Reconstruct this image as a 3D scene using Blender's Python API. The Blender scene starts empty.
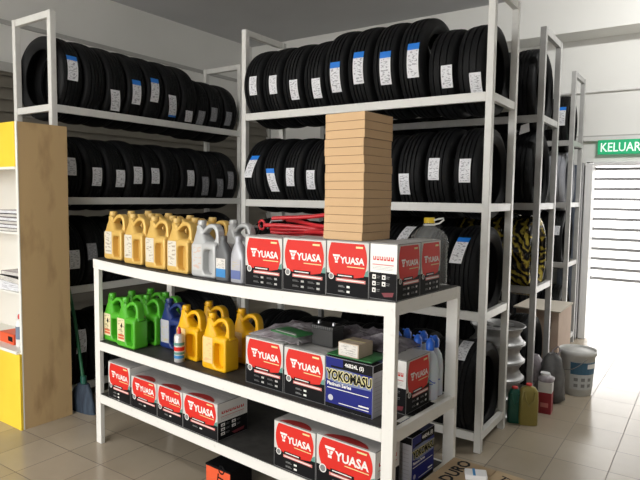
import bpy, math, random
from math import sin, cos, pi, radians, sqrt, atan2
from mathutils import Vector, Matrix
random.seed(7)
S = bpy.context.scene
COL = S.collection

# ------------------------------------------------------------------ materials
MATS = {}
def mat(name, col, rough=.5, metal=0, **k):
    if name in MATS: return MATS[name]
    m = bpy.data.materials.new(name); m.use_nodes = True
    b = m.node_tree.nodes['Principled BSDF']
    b.inputs['Base Color'].default_value = (*col, 1)
    b.inputs['Roughness'].default_value = rough
    b.inputs['Metallic'].default_value = metal
    for a, v in k.items():
        b.inputs[a.replace('_', ' ')].default_value = v
    MATS[name] = m
    return m
def N(m, t, **k):
    n = m.node_tree.nodes.new(t)
    for a, v in k.items(): setattr(n, a, v)
    return n
def link(m, a, b): m.node_tree.links.new(a, b)
def math_n(m, op, a, b=None, c=None):
    n = N(m, 'ShaderNodeMath', operation=op)
    for i, v in enumerate((a, b, c)):
        if v is None: continue
        if hasattr(v, 'links'): link(m, v, n.inputs[i])
        else: n.inputs[i].default_value = v
    return n.outputs[0]
def noisy(name, c1, c2, scale=6, rough=.5, detail=4, bump=0, lo=.35, hi=.65, coord='Object', metal=0, stretch=None, r2=None):
    if name in MATS: return MATS[name]
    m = mat(name, c1, rough, metal); b = m.node_tree.nodes['Principled BSDF']
    tc = N(m, 'ShaderNodeTexCoord'); out = tc.outputs[coord]
    if stretch:
        mp = N(m, 'ShaderNodeMapping'); mp.inputs['Scale'].default_value = stretch
        link(m, out, mp.inputs[0]); out = mp.outputs[0]
    nz = N(m, 'ShaderNodeTexNoise'); nz.inputs['Scale'].default_value = scale; nz.inputs['Detail'].default_value = detail
    link(m, out, nz.inputs['Vector'])
    r = N(m, 'ShaderNodeValToRGB'); r.color_ramp.elements[0].position = lo; r.color_ramp.elements[1].position = hi
    r.color_ramp.elements[0].color = (*c1, 1); r.color_ramp.elements[1].color = (*c2, 1)
    link(m, nz.outputs[0], r.inputs[0]); link(m, r.outputs[0], b.inputs['Base Color'])
    if bump:
        bp = N(m, 'ShaderNodeBump'); bp.inputs['Strength'].default_value = bump; bp.inputs['Distance'].default_value = .01
        link(m, nz.outputs[0], bp.inputs['Height']); link(m, bp.outputs[0], b.inputs['Normal'])
    return m

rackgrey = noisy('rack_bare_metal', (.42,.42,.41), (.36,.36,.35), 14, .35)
paint   = noisy('white_paint', (.76,.75,.71), (.62,.61,.565), 38, .42, 6, .04, .62, .82)
rpaint  = noisy('rack_paint', (.70,.70,.67), (.60,.60,.575), 20, .35, 6, .02, .55, .85)
board   = noisy('black_board', (.022,.021,.02), (.045,.043,.04), 25, .55)
wallm   = noisy('wall_plaster', (.84,.84,.81), (.80,.80,.77), 1.2, .85, 4)
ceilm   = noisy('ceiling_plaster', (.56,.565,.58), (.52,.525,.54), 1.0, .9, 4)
trimm   = mat('trim_grey', (.45,.45,.43), .6)
conduit = mat('conduit_white', (.75,.75,.73), .5)
carton  = noisy('kraft_carton', (.60,.40,.22), (.54,.355,.19), 3, .8, 5, 0, .3, .7, 'Object')
kraft2  = noisy('old_carton', (.40,.29,.17), (.33,.23,.13), 5, .85, 5)
cart_in = mat('carton_seam', (.16,.10,.05), .9)
redm    = mat('print_red', (.64,.022,.014), .5, Specular_IOR_Level=.3)
whitem  = mat('print_white', (.80,.79,.76), .4)
blackm  = mat('print_black', (.006,.006,.007), .6, Specular_IOR_Level=.12)
greyc   = mat('print_grey', (.20,.20,.20), .5)
tealm   = mat('print_teal', (.10,.26,.22), .45)
pinkm   = mat('print_pink', (.62,.20,.18), .45)
bluem   = mat('print_blue', (.008,.014,.17), .5, Specular_IOR_Level=.25)
lblue   = mat('print_light_blue', (.03,.22,.52), .4)
yelp    = mat('print_yellow', (.72,.66,.30), .4)
orangep = mat('print_orange', (.75,.10,.03), .45)
side_l  = mat('box_side_pale', (.50,.50,.54), .5)
yellowc = noisy('cupboard_yellow', (.86,.62,.05), (.82,.57,.04), 4, .4)
plyw    = noisy('stained_plywood', (.53,.37,.185), (.30,.19,.085), 3.0, .7, 10, 0, .52, .80, stretch=(3,3,1))
cwhite  = mat('cupboard_white', (.80,.79,.74), .4)
steel   = noisy('rim_steel', (.48,.48,.48), (.34,.34,.34), 12, .42, metal=.6)
red_hose= mat('red_rubber', (.50,.018,.025), .35)
clampm  = mat('clamp_metal', (.5,.5,.52), .3, .8)
jgold   = mat('jug_gold', (.68,.44,.115), .30, .15)
jgoldd  = mat('jug_gold_cap', (.62,.42,.13), .4)
jsilver = mat('jug_silver', (.47,.48,.48), .32, .2)
jgreen  = mat('jug_green', (.075,.40,.022), .3)
jblue   = mat('jug_blue', (.014,.03,.14), .3)
jyellow = mat('jug_yellow', (.80,.43,.006), .3)
jgrey   = mat('bottle_grey', (.10,.105,.11), .35)
jsil2   = mat('bottle_silver', (.42,.43,.46), .32, .2)
bcap    = mat('cap_blue', (.02,.13,.62), .35)
capred  = mat('cap_red', (.55,.03,.03), .4)
capyel  = mat('cap_yellow', (.78,.55,.03), .4)
milky   = mat('milky_plastic', (.78,.87,.96), .35, Transmission_Weight=.25, IOR=1.2, Subsurface_Weight=.2)
petm    = mat('clear_pet', (.85,.88,.88), .12, Alpha=.15)
whitep  = mat('white_plastic', (.75,.75,.73), .35)
oliveb  = mat('bottle_olive_gold', (.30,.25,.07), .28, .35)
greenb  = mat('bottle_dark_green', (.012,.10,.07), .3)
greypl  = noisy('grey_plastic_bag', (.16,.16,.16), (.07,.07,.07), 9, .3, 6, .6)
film    = noisy('crumpled_film', (.42,.40,.42), (.22,.18,.20), 14, .25, 6, .5)
greenfilm = mat('green_sheet', (.03,.17,.05), .35)
batblk  = mat('battery_black', (.012,.012,.012), .45)
bucketm = noisy('bucket_plastic', (.62,.62,.60), (.48,.48,.46), 7, .5)
mopm    = noisy('broom_bristles', (.05,.075,.11), (.02,.03,.05), 40, .8, stretch=(1,1,.1))
poleg   = mat('broom_green', (.015,.12,.05), .4)
paperw  = mat('paper_white', (.75,.75,.76), .7)
papergr = noisy('wrap_paper_grey', (.34,.35,.38), (.25,.26,.29), 5, .6)
darkst  = mat('dark_frame', (.05,.05,.05), .5)
lightgrey = mat('gate_grey', (.34,.34,.35), .5)
jambm   = mat('jamb_white', (.78,.78,.78), .5)

# rubber with fine lateral sipes driven by the tyre's own UVs
def rubber(name, n, skew, strength, col=(.0055,.006,.0068), rough=.62):
    m = mat(name, col, rough, Specular_IOR_Level=.22); b = m.node_tree.nodes['Principled BSDF']
    uv = N(m, 'ShaderNodeUVMap'); sp = N(m, 'ShaderNodeSeparateXYZ'); link(m, uv.outputs[0], sp.inputs[0])
    av = math_n(m, 'ABSOLUTE', sp.outputs[1])
    ph = math_n(m, 'ADD', math_n(m, 'MULTIPLY', sp.outputs[0], n * 2 * pi), math_n(m, 'MULTIPLY', av, skew))
    s = math_n(m, 'SINE', ph)
    g = math_n(m, 'GREATER_THAN', s, .62)
    tread = math_n(m, 'LESS_THAN', av, 1.0)
    h = math_n(m, 'MULTIPLY', g, tread)
    bp = N(m, 'ShaderNodeBump', invert=True); bp.inputs['Strength'].default_value = strength; bp.inputs['Distance'].default_value = .008
    link(m, h, bp.inputs['Height']); link(m, bp.outputs[0], b.inputs['Normal'])
    return m
rub_rib = rubber('tyre_rubber_ribbed', 70, 3, .35)
rub_v   = rubber('tyre_rubber_directional', 26, 14, 1.0)
rub_blk = rubber('tyre_rubber_block', 52, 1, .8)

def gold_wrap():
    m = mat('gold_wrap_film', (.5,.35,.05), .25, .6); b = m.node_tree.nodes['Principled BSDF']
    tc = N(m, 'ShaderNodeTexCoord'); mp = N(m, 'ShaderNodeMapping'); mp.inputs['Rotation'].default_value = (.5,.4,.7)
    link(m, tc.outputs['Object'], mp.inputs[0])
    w = N(m, 'ShaderNodeTexWave'); w.inputs['Scale'].default_value = 7; w.inputs['Distortion'].default_value = 14; w.inputs['Detail'].default_value = 4
    link(m, mp.outputs[0], w.inputs[0])
    r = N(m, 'ShaderNodeValToRGB'); e = r.color_ramp.elements
    e[0].position = .25; e[0].color = (.012,.012,.012,1); e[1].position = .86; e[1].color = (.50,.40,.06,1)
    x = r.color_ramp.elements.new(.5); x.color = (.09,.06,.025,1)
    link(m, w.outputs[0], r.inputs[0]); link(m, r.outputs[0], b.inputs['Base Color'])
    return m
goldw = gold_wrap()

# sticker: white paper with rows of printed marks and a bar code, in sticker UVs
def sticker_mat(name, white, ink, sc, redtint=False):
    m = mat(name, white, .45); b = m.node_tree.nodes['Principled BSDF']
    uv = N(m, 'ShaderNodeUVMap'); sp = N(m, 'ShaderNodeSeparateXYZ'); link(m, uv.outputs[0], sp.inputs[0])
    mp = N(m, 'ShaderNodeMapping'); mp.inputs['Scale'].default_value = (3.5, 20, 1); link(m, uv.outputs[0], mp.inputs[0])
    oi = N(m, 'ShaderNodeObjectInfo'); cx = N(m, 'ShaderNodeCombineXYZ')
    link(m, math_n(m, 'MULTIPLY', oi.outputs['Random'], 50), cx.inputs[0]); link(m, cx.outputs[0], mp.inputs['Location'])
    nz = N(m, 'ShaderNodeTexNoise'); nz.inputs['Scale'].default_value = sc; nz.inputs['Detail'].default_value = 2; link(m, mp.outputs[0], nz.inputs['Vector'])
    txt = math_n(m, 'GREATER_THAN', nz.outputs[0], .56)
    # margin
    du = math_n(m, 'ABSOLUTE', math_n(m, 'SUBTRACT', sp.outputs[0], .5)); dv = math_n(m, 'ABSOLUTE', math_n(m, 'SUBTRACT', sp.outputs[1], .5))
    ins = math_n(m, 'MULTIPLY', math_n(m, 'LESS_THAN', du, .40), math_n(m, 'LESS_THAN', dv, .44))
    f = math_n(m, 'MULTIPLY', math_n(m, 'MULTIPLY', txt, ins), .6)
    mx = N(m, 'ShaderNodeMix', data_type='RGBA'); mx.inputs['A'].default_value = (*white, 1); mx.inputs['B'].default_value = (*ink, 1)
    link(m, f, mx.inputs['Factor']); link(m, mx.outputs['Result'], b.inputs['Base Color'])
    return m
stk_white = sticker_mat('sticker_print', (.74,.75,.78), (.10,.10,.14), 1.0)
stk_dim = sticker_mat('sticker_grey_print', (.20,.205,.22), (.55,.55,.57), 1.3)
jug_lab = sticker_mat('jug_label_print', (.66,.62,.52), (.22,.14,.07), .6)
sil_lab = sticker_mat('silver_label_print', (.55,.55,.54), (.60,.36,.24), .5)
grn_lab = sticker_mat('green_label_print', (.74,.66,.40), (.16,.13,.06), .5)
yel_lab = sticker_mat('yellow_label_print', (.80,.58,.25), (.72,.36,.16), .5)
blu_lab = sticker_mat('blue_label_print', (.42,.42,.46), (.50,.42,.16), .5)
pap_lab = sticker_mat('paper_print', (.66,.64,.60), (.14,.13,.13), .8)

def floor_mat():
    m = mat('floor_tiles', (.4,.36,.3), .16); b = m.node_tree.nodes['Principled BSDF']
    g = N(m, 'ShaderNodeNewGeometry'); sp = N(m, 'ShaderNodeSeparateXYZ'); link(m, g.outputs['Position'], sp.inputs[0])
    fx = math_n(m, 'DIVIDE', math_n(m, 'SUBTRACT', sp.outputs[0], .35 - .281 * 60), .281)
    fy = math_n(m, 'DIVIDE', math_n(m, 'SUBTRACT', sp.outputs[1], .506 - .306 * 60), .306)
    def edge(f, w):
        fr = math_n(m, 'FRACT', f); d = math_n(m, 'ABSOLUTE', math_n(m, 'SUBTRACT', fr, .5))
        return math_n(m, 'GREATER_THAN', d, .5 - w)
    e = math_n(m, 'MAXIMUM', edge(fx, .008), edge(fy, .0075))
    cx = N(m, 'ShaderNodeCombineXYZ'); link(m, math_n(m, 'FLOOR', fx), cx.inputs[0]); link(m, math_n(m, 'FLOOR', fy), cx.inputs[1])
    wn = N(m, 'ShaderNodeTexWhiteNoise'); link(m, cx.outputs[0], wn.inputs[0])
    nz = N(m, 'ShaderNodeTexNoise'); nz.inputs['Scale'].default_value = 2.2; nz.inputs['Detail'].default_value = 7; link(m, g.outputs['Position'], nz.inputs['Vector'])
    v = math_n(m, 'ADD', math_n(m, 'MULTIPLY', wn.outputs[0], .25), math_n(m, 'MULTIPLY', nz.outputs[0], .75))
    r = N(m, 'ShaderNodeValToRGB'); r.color_ramp.elements[0].position = .25; r.color_ramp.elements[1].position = .75
    r.color_ramp.elements[0].color = (.335,.282,.21,1); r.color_ramp.elements[1].color = (.43,.37,.285,1)
    link(m, v, r.inputs[0])
    mx = N(m, 'ShaderNodeMix', data_type='RGBA'); mx.inputs['B'].default_value = (.13,.10,.07,1)
    link(m, e, mx.inputs['Factor']); link(m, r.outputs[0], mx.inputs['A']); link(m, mx.outputs['Result'], b.inputs['Base Color'])
    ro = math_n(m, 'ADD', math_n(m, 'MULTIPLY', nz.outputs[0], .22), math_n(m, 'MULTIPLY', e, .4)); ro = math_n(m, 'ADD', ro, .10)
    link(m, ro, b.inputs['Roughness'])
    bp = N(m, 'ShaderNodeBump', invert=True); bp.inputs['Strength'].default_value = .4; bp.inputs['Distance'].default_value = .002
    link(m, e, bp.inputs['Height']); link(m, bp.outputs[0], b.inputs['Normal'])
    return m
floorm = floor_mat()

# ------------------------------------------------------------------ mesh builder
class MB:
    def __init__(s): s.v = []; s.f = []; s.m = []; s.mi = []; s.uv = {}; s.sm = []
    def _mi(s, m):
        if m not in s.m: s.m.append(m)
        return s.m.index(m)
    def add(s, vs, fs, m, M=None, smooth=False, uvs=None):
        o = len(s.v)
        s.v += [tuple(M @ Vector(v)) if M is not None else tuple(v) for v in vs]
        k = s._mi(m)
        for i, f in enumerate(fs):
            if uvs: s.uv[len(s.f)] = uvs[i]
            s.f.append(tuple(o + j for j in f)); s.mi.append(k); s.sm.append(smooth)
        return s
    def box(s, a, b, m, M=None):
        (x0,y0,z0),(x1,y1,z1) = a, b
        vs = [(x0,y0,z0),(x1,y0,z0),(x1,y1,z0),(x0,y1,z0),(x0,y0,z1),(x1,y0,z1),(x1,y1,z1),(x0,y1,z1)]
        return s.add(vs, [(0,3,2,1),(4,5,6,7),(0,1,5,4),(1,2,6,5),(2,3,7,6),(3,0,4,7)], m, M)
    def quad(s, pts, m, M=None, uv=True):
        return s.add(pts, [tuple(range(len(pts)))], m, M, False, [[(0,0),(1,0),(1,1),(0,1)]] if len(pts) == 4 else None)
    def ring(s, rings, m, close_u=True, cap0=True, cap1=True, smooth=True, M=None):
        n = len(rings[0]); vs = [p for r in rings for p in r]; fs = []
        for i in range(len(rings)-1):
            for j in range(n if close_u else n-1):
                a = i*n+j; b = i*n+(j+1) % n
                fs.append((a, b, b+n, a+n))
        s.add(vs, fs, m, M, smooth)
        if cap0: s.add(rings[0], [tuple(reversed(range(n)))], m, M)
        if cap1: s.add(rings[-1], [tuple(range(n))], m, M)
        return s
    def lathe(s, prof, m, n=24, M=None, cap0=True, cap1=True, smooth=True):   # prof [(r,z)] around z
        rs = [[(r*cos(2*pi*j/n), r*sin(2*pi*j/n), z) for j in range(n)] for r, z in prof]
        return s.ring(rs, m, True, cap0, cap1, smooth, M)
    def loft(s, secs, m, n=28, M=None, cap0=True, cap1=True, e=4.0):      # secs [(cx,cy,z,a,b[,exp])]
        rs = []
        for q in secs:
            cx, cy, z, a, b = q[:5]; ex = q[5] if len(q) > 5 else e; r = []
            for j in range(n):
                t = 2*pi*j/n; c, d = cos(t), sin(t)
                r.append((cx + a*math.copysign(abs(c)**(2/ex), c), cy + b*math.copysign(abs(d)**(2/ex), d), z))
            rs.append(r)
        return s.ring(rs, m, True, cap0, cap1, True, M)
    def tube(s, pts, r, m, n=10, M=None, closed=False):
        pts = [Vector(p) for p in pts]; rs = []; up = Vector((0,0,1)); L = len(pts)
        for i, p in enumerate(pts):
            if closed: t = pts[(i+1) % L] - pts[i-1]
            else: t = pts[min(i+1, L-1)] - pts[max(i-1, 0)]
            t.normalize(); a = t.cross(up)
            if a.length < .05: a = t.cross(Vector((1,0,0)))
            a.normalize(); b = t.cross(a)
            rr = r[i] if isinstance(r, (list, tuple)) else r
            rs.append([tuple(p + a*rr*cos(2*pi*j/n) + b*rr*sin(2*pi*j/n)) for j in range(n)])
        if closed: rs.append(rs[0])
        return s.ring(rs, m, True, not closed, not closed, True, M)
    def merge(s, mesh, m, M=None, smooth=False):
        vs = [tuple(v.co) for v in mesh.vertices]; fs = [tuple(p.vertices) for p in mesh.polygons]
        return s.add(vs, fs, m, M, smooth)
    def build(s, name, parent=None, loc=(0,0,0), rot=0, bevel=0, **k):
        me = bpy.data.meshes.new(name); me.from_pydata(s.v, [], s.f)
        for m in s.m: me.materials.append(m)
        for i, p in enumerate(me.polygons): p.material_index = s.mi[i]; p.use_smooth = s.sm[i]
        if s.uv:
            ul = me.uv_layers.new(name='UVMap')
            for i, p in enumerate(me.polygons):
                if i in s.uv:
                    for li, c in zip(p.loop_indices, s.uv[i]): ul.data[li].uv = c
        me.update()
        o = bpy.data.objects.new(name, me); COL.objects.link(o)
        o.location = loc; o.rotation_euler = (0,0,rot)
        if parent is not None: o.parent = parent
        if bevel:
            bm = o.modifiers.new('bevel', 'BEVEL'); bm.width = bevel; bm.segments = 2; bm.limit_method = 'ANGLE'; bm.angle_limit = radians(50)
        return o

def tag(o, label=None, cat=None, group=None, kind=None):
    if label: o['label'] = label
    if cat: o['category'] = cat
    if group: o['group'] = group
    if kind: o['kind'] = kind
    return o
def thing(name, label, cat, loc=(0,0,0), rot=0, group=None):
    o = bpy.data.objects.new(name, None); o.empty_display_size = .1; COL.objects.link(o)
    o.location = loc; o.rotation_euler = (0,0,rot)
    return tag(o, label, cat, group)
def copy_tree(o, parent=None):
    c = o.copy(); COL.objects.link(c); c.parent = parent
    for ch in list(o.children): copy_tree(ch, c)
    return c
def ordn(i): return ['first','second','third','fourth','fifth','sixth','seventh','eighth','ninth','tenth','eleventh','twelfth','thirteenth','fourteenth','fifteenth'][i]

# text as mesh, cached
_T = {}
def textmesh(s, size, bold=0, align='LEFT'):
    key = (s, size, bold, align)
    if key not in _T:
        c = bpy.data.curves.new('lettering', 'FONT'); c.body = s; c.size = size; c.offset = bold; c.resolution_u = 2; c.align_x = align
        o = bpy.data.objects.new('lettering_temp', c); COL.objects.link(o)
        dg = bpy.context.evaluated_depsgraph_get(); dg.update()
        me = bpy.data.meshes.new_from_object(o.evaluated_get(dg)); _T[key] = me
        bpy.data.objects.remove(o)
    return _T[key]
def curve2d(loops, ext, bev, res=3):
    c = bpy.data.curves.new('outline', 'CURVE'); c.dimensions = '2D'; c.fill_mode = 'BOTH'
    c.extrude = max(ext - bev, 0); c.bevel_depth = bev; c.bevel_resolution = 3; loops = [inset(L, bev if i == 0 else -bev) for i, L in enumerate(loops)]; c.resolution_u = res
    for L in loops:
        sp = c.splines.new('POLY'); sp.points.add(len(L)-1); sp.use_cyclic_u = True
        for p, q in zip(sp.points, L): p.co = (q[0], q[1], 0, 1)
    o = bpy.data.objects.new('outline_temp', c); COL.objects.link(o)
    dg = bpy.context.evaluated_depsgraph_get(); dg.update()
    me = bpy.data.meshes.new_from_object(o.evaluated_get(dg)); bpy.data.objects.remove(o)
    return me
def inset(L, d):      # move a closed outline inwards (d>0) or outwards, whatever its winding
    n = len(L); A = sum(L[i][0]*L[(i+1)%n][1]-L[(i+1)%n][0]*L[i][1] for i in range(n)); sg = 1 if A > 0 else -1; out = []
    for i in range(n):
        ax, ay = L[i-1]; bx_, by_ = L[(i+1) % n]; tx, ty = bx_-ax, by_-ay; l = math.hypot(tx, ty) or 1
        out.append((L[i][0]-sg*ty/l*d, L[i][1]+sg*tx/l*d))
    return out
def smooth_loop(P, n=5):      # closed Catmull-Rom
    out = []; L = len(P)
    for i in range(L):
        p0, p1, p2, p3 = (Vector((*P[(i+k-1) % L], 0)) for k in range(4))
        for j in range(n):
            t = j/n
            v = .5*((2*p1) + (p2-p0)*t + (2*p0-5*p1+4*p2-p3)*t*t + (3*p1-p0-3*p2+p3)*t**3)
            out.append((v.x, v.y))
    return out
def rrect(x0, y0, x1, y1, r, n=5):
    out = []
    for cx, cy, a0 in ((x1-r,y0+r,-90),(x1-r,y1-r,0),(x0+r,y1-r,90),(x0+r,y0+r,180)):
        for j in range(n+1):
            a = radians(a0 + 90*j/n); out.append((cx+r*cos(a), cy+r*sin(a)))
    return out

# ------------------------------------------------------------------ camera
BASIS = dict(
  C=(1.02274, -3.13562, 1.45000), R=(0.82505, 0.56491, 0.01314), U=(-0.05389, 0.05551, 0.99700), F=(-0.56249, 0.82328, -0.07624), f=575.41)
cam = bpy.data.cameras.new('camera'); co = bpy.data.objects.new('camera', cam); COL.objects.link(co)
cam.sensor_width = 36; cam.sensor_fit = 'HORIZONTAL'; cam.lens = BASIS['f']/640*36; cam.clip_start = .05; cam.clip_end = 200
R_, U_, F_ = (Vector(BASIS[k]) for k in 'RUF')
co.matrix_world = Matrix(((R_.x, U_.x, -F_.x, BASIS['C'][0]), (R_.y, U_.y, -F_.y, BASIS['C'][1]), (R_.z, U_.z, -F_.z, BASIS['C'][2]), (0,0,0,1)))
S.camera = co

# ------------------------------------------------------------------ the room
XL, XR, YB, YF, ZC = -4.35, 3.6, 3.35, -5.2, 3.48
def struct(mb, name, **k): return tag(mb.build(name, **k), kind='structure')
m = MB(); m.box((XL-.2, YF, -.1), (XR+.2, YB, 0), floorm); struct(m, 'floor')
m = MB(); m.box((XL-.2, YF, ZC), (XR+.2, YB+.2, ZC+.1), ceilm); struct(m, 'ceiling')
m = MB(); m.box((XL-.2, YF, 0), (XL, YB, ZC), wallm); struct(m, 'wall_left')
m = MB(); m.box((XR, YF, 0), (XR+.2, YB, ZC), mat('wall_right_paint', (.30,.30,.29), .8)); struct(m, 'wall_right')
DX0, DX1, DZ = -.02, 1.25, 1.80
m = MB()
m.box((XL-.2, YB, 0), (DX0-.07, YB+.2, ZC), wallm); m.box((DX1+.07, YB, 0), (XR+.2, YB+.2, ZC), wallm); m.box((DX0-.07, YB, DZ+.035), (DX1+.07, YB+.2, ZC), wallm)
struct(m, 'wall_back')
m = MB(); m.box((XL, 3.0, 3.075), (XR, YB, ZC), wallm); struct(m, 'trim_1', bevel=.004)
m = MB(); m.box((XL, YF, 2.955), (XL+.03, YB, 2.99), trimm); struct(m, 'trim_2')
m = MB(); m.tube([(-3.6, YB-.02, 2.54), (XR, YB-.02, 2.54)], .011, conduit); struct(m, 'trim_3')
m = MB(); m.box((-1.5, YB-.05, 2.045), (XR, YB, 2.085), conduit); m.box((-1.5, YB-.02, 2.085), (XR, YB, 2.10), trimm); struct(m, 'trim_4')
# front wall: wide shopfront opening behind the camera
m = MB(); m.box((XL-.2, YF-.2, 3.0), (XR+.2, YF, ZC+.1), wallm); m.box((.9, YF-.2, 0), (XR+.2, YF, 3.0), wallm); struct(m, 'wall_front')
# outdoors
m = MB(); m.box((-14, YB+.2, -.12), (16, 30, -.02), mat('concrete_yard', (.74,.72,.69), .8)); m.box((DX0, YB, -.1), (DX1, YB+.2, 0), mat('concrete_sill', (.7,.68,.65), .6)); struct(m, 'yard_ground')
m = MB(); m.box((-14, -30, -.12), (16, YF, -.02), MATS['concrete_yard']); struct(m, 'street_ground')
# louvred shutter window on the left wall
m = MB(); y0, y1, z0, z1 = -3.2, YB-.06, .12, 2.56
m.box((XL, y0, z1-.03), (XL+.07, y1, z1+.05), trimm); m.box((XL, y1, z0), (XL+.07, y1+.05, z1), trimm); m.box((XL, y0, z0-.05), (XL+.07, y1, z0), trimm)
w = struct(m, 'window_1', bevel=.003)
m = MB(); k = 0
slm = mat('shutter_slat', (.17,.155,.125), .6)
z = z0
while z < z1-.04:
    m.add([(XL+.055,y0,z),(XL+.055,y1,z),(XL+.02,y1,z+.115),(XL+.02,y0,z+.115),(XL+.045,y0,z),(XL+.045,y1,z),(XL+.01,y1,z+.115),(XL+.01,y0,z+.115)],
          [(0,1,2,3),(7,6,5,4),(0,4,5,1),(3,2,6,7)], slm); z += .108
m.build('shutter_slats', w)
# door jamb and slatted gate
m = MB(); m.box((DX0-.07, YB-.06, 0), (DX0, YB+.2, DZ+.02), jambm); m.box((DX1, YB-.03, 0), (DX1+.07, YB+.2, DZ+.02), jambm); m.box((DX0, YB-.03, DZ), (DX1, YB+.2, DZ+.035), jambm); struct(m, 'door_1', bevel=.004)
g = thing('slatted_gate', 'grey horizontal slatted gate hanging in the bright doorway under the green sign', 'gate', (DX0, YB+.12, 0))
m = MB()
for i in range(12): m.box((.0, -.018, 1.752-.1035*i), (.62, .018, 1.782-.1035*i), lightgrey)
m.build('slat_panel', g)
m = MB(); m.box((.60,-.02,.60), (.66,.02,DZ), lightgrey); m.build('gate_post', g)
m = MB()
for i in range(12): m.box((.66, -.018, 1.752-.1035*i), (1.25, .018, 1.782-.1035*i), lightgrey)
m.build('slat_panel', g)

t = thing('folded_door_leaf', 'grey-blue folded metal door leaf standing between the far rack and white jamb', 'door leaf', (-.30, YB-.14, 0))
fm = mat('leaf_blue_grey', (.17,.20,.26), .45)
m = MB()
for k in range(4): m.box((.05*k, .012*(k % 2), .01), (.05*k+.046, .03+.012*(k % 2), 1.80), fm)
m.build('leaf_panel', t, bevel=.003)
m = MB(); m.box((.192,-.012,.01), (.205,.05,1.82), lightgrey); m.build('edge_rail', t)
# exit sign
sg = thing('exit_sign', 'green KELUAR exit sign with white letters on the wall above the doorway', 'sign', (.015, YB-.052, 1.905))
gm = mat('sign_green', (.01,.34,.13), .4, Emission_Color=(.02,.55,.25,1), Emission_Strength=.35)
m = MB(); m.box((0,0,0), (.47,.03,.145), gm); m.build('sign_box', sg, bevel=.004)
m = MB(); m.merge(textmesh('KELUAR', .125, .0012), mat('sign_letter', (.85,.95,.9), .4, Emission_Color=(.8,1,.9,1), Emission_Strength=.5), Matrix.Translation((.022,-.0015,.028)) @ Matrix.Rotation(pi/2,4,'X') @ Matrix.Diagonal((.80,1,1,1))); m.build('lettering', sg)

# ------------------------------------------------------------------ racks
PW, PD = .040, .040
def rack(label, origin, L, D, H, levels, rot=0, rpaint=rpaint):
    r = thing('tyre_rack', label, 'rack', origin, rot, None)
    for x in (-L, -PW):
        for y in (0, D-PD):
            m = MB(); m.box((x,y,0),(x+PW,y+PD,H), rpaint); m.build('post', r, bevel=.003)
    for z in levels:
        for y in (.002, D-.027):
            m = MB(); m.box((-L+PW,y,z-.05),(-PW,y+.025,z), rpaint); m.build('rail', r, bevel=.002)
    for z in list(levels)+[H]:
        for x in (-L, -PW):
            m = MB(); m.box((x+.004,PD,z-.045),(x+PW-.004,D-PD,z), rpaint); m.build('end_bar', r, bevel=.002)
    return r
LV = [2.03, 1.42, .807, .113]
rack('white steel tyre rack in the middle, right behind the product table', (0,0,0), 1.818, .47, 2.621, LV)
rack('white steel tyre rack along the left wall beside the yellow cupboard', (-2.58,-.985,0), 1.85, .47, 2.63, LV, pi/2) if False else None
rc = rack('white steel tyre rack along the left wall behind the yellow cupboard', (-2.58, .865, 0), 1.85, .47, 2.63, LV, pi/2)
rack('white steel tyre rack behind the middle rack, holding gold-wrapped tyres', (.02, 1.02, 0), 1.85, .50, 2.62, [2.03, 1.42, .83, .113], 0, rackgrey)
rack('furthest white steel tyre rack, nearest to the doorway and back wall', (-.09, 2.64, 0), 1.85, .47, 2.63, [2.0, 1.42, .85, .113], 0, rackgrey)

# ------------------------------------------------------------------ tyres
def tyre_mesh(name, R, W, rub, grooves=4):
    """ring around local X, centre at origin"""
    h = W/2; rb = R*.68
    prof = []    # (x, r, v) outer side left->right, then inner
    prof += [(-h*.74, rb, -2), (-h*.86, rb+.012, -1.9), (-h*.97, rb+.03, -1.7), (-h, rb+(R-rb)*.45, -1.5), (-h*.99, R-.052, -1.35), (-h*.955, R-.030, -1.2), (-h*.88, R-.015, -1.1), (-h*.80, R-.0095, -1.01)]
    tw = h*.76; gw = .0036; gd = .009
    gs = [(-.62+1.24*i/(grooves-1))*tw for i in range(grooves)] if grooves > 1 else [0]
    cr = lambda x: R-.0075*(x/tw)**2
    xs = [(-tw, cr(-tw))]
    for gx in gs:
        xs += [(gx-gw-.001, cr(gx)), (gx-gw+.001, cr(gx)-gd), (gx+gw-.001, cr(gx)-gd), (gx+gw+.001, cr(gx))]
    xs += [(tw, cr(tw))]
    prof += [(x, r, x/tw*.98) for x, r in xs]
    prof += [(-x, r, -v) for x, r, v in reversed(prof[:8])]
    prof += [(h*.66, rb-.001, 2.1), (h*.72, rb+.02, 2.2), (h*.80, R-.06, 2.3), (h*.5, R-.022, 2.4), (0, R-.018, 2.5), (-h*.5, R-.022, 2.6), (-h*.8, R-.06, 2.7), (-h*.72, rb+.02, 2.8), (-h*.66, rb-.001, 2.9)]
    n = 80; mb = MB(); P = len(prof)
    vs = [(x, -r*cos(2*pi*j/n), r*sin(2*pi*j/n)) for j in range(n) for x, r, v in prof]
    fs = []; uvs = []
    for j in range(n):
        for i in range(P):
            i2 = (i+1) % P; j2 = (j+1) % n
            fs.append((j*P+i, j*P+i2, j2*P+i2, j2*P+i))
            v0 = prof[i][2]; v1 = prof[i2][2] if i2 else -2
            if i >= P-1: v1 = 3
            uvs.append([(j/n, v0), (j/n, v1), ((j+1)/n, v1), ((j+1)/n, v0)])
    mb.add(vs, fs, rub, None, True, uvs)
    me_o = mb.build(name); me = me_o.data
    bpy.data.objects.remove(me_o)
    # sharpen groove edges
    me.polygons.foreach_set('use_smooth', [True]*len(me.polygons))
    try: me.set_sharp_from_angle(angle=radians(38))
    except Exception: pass
    return me
TM = {}
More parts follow.
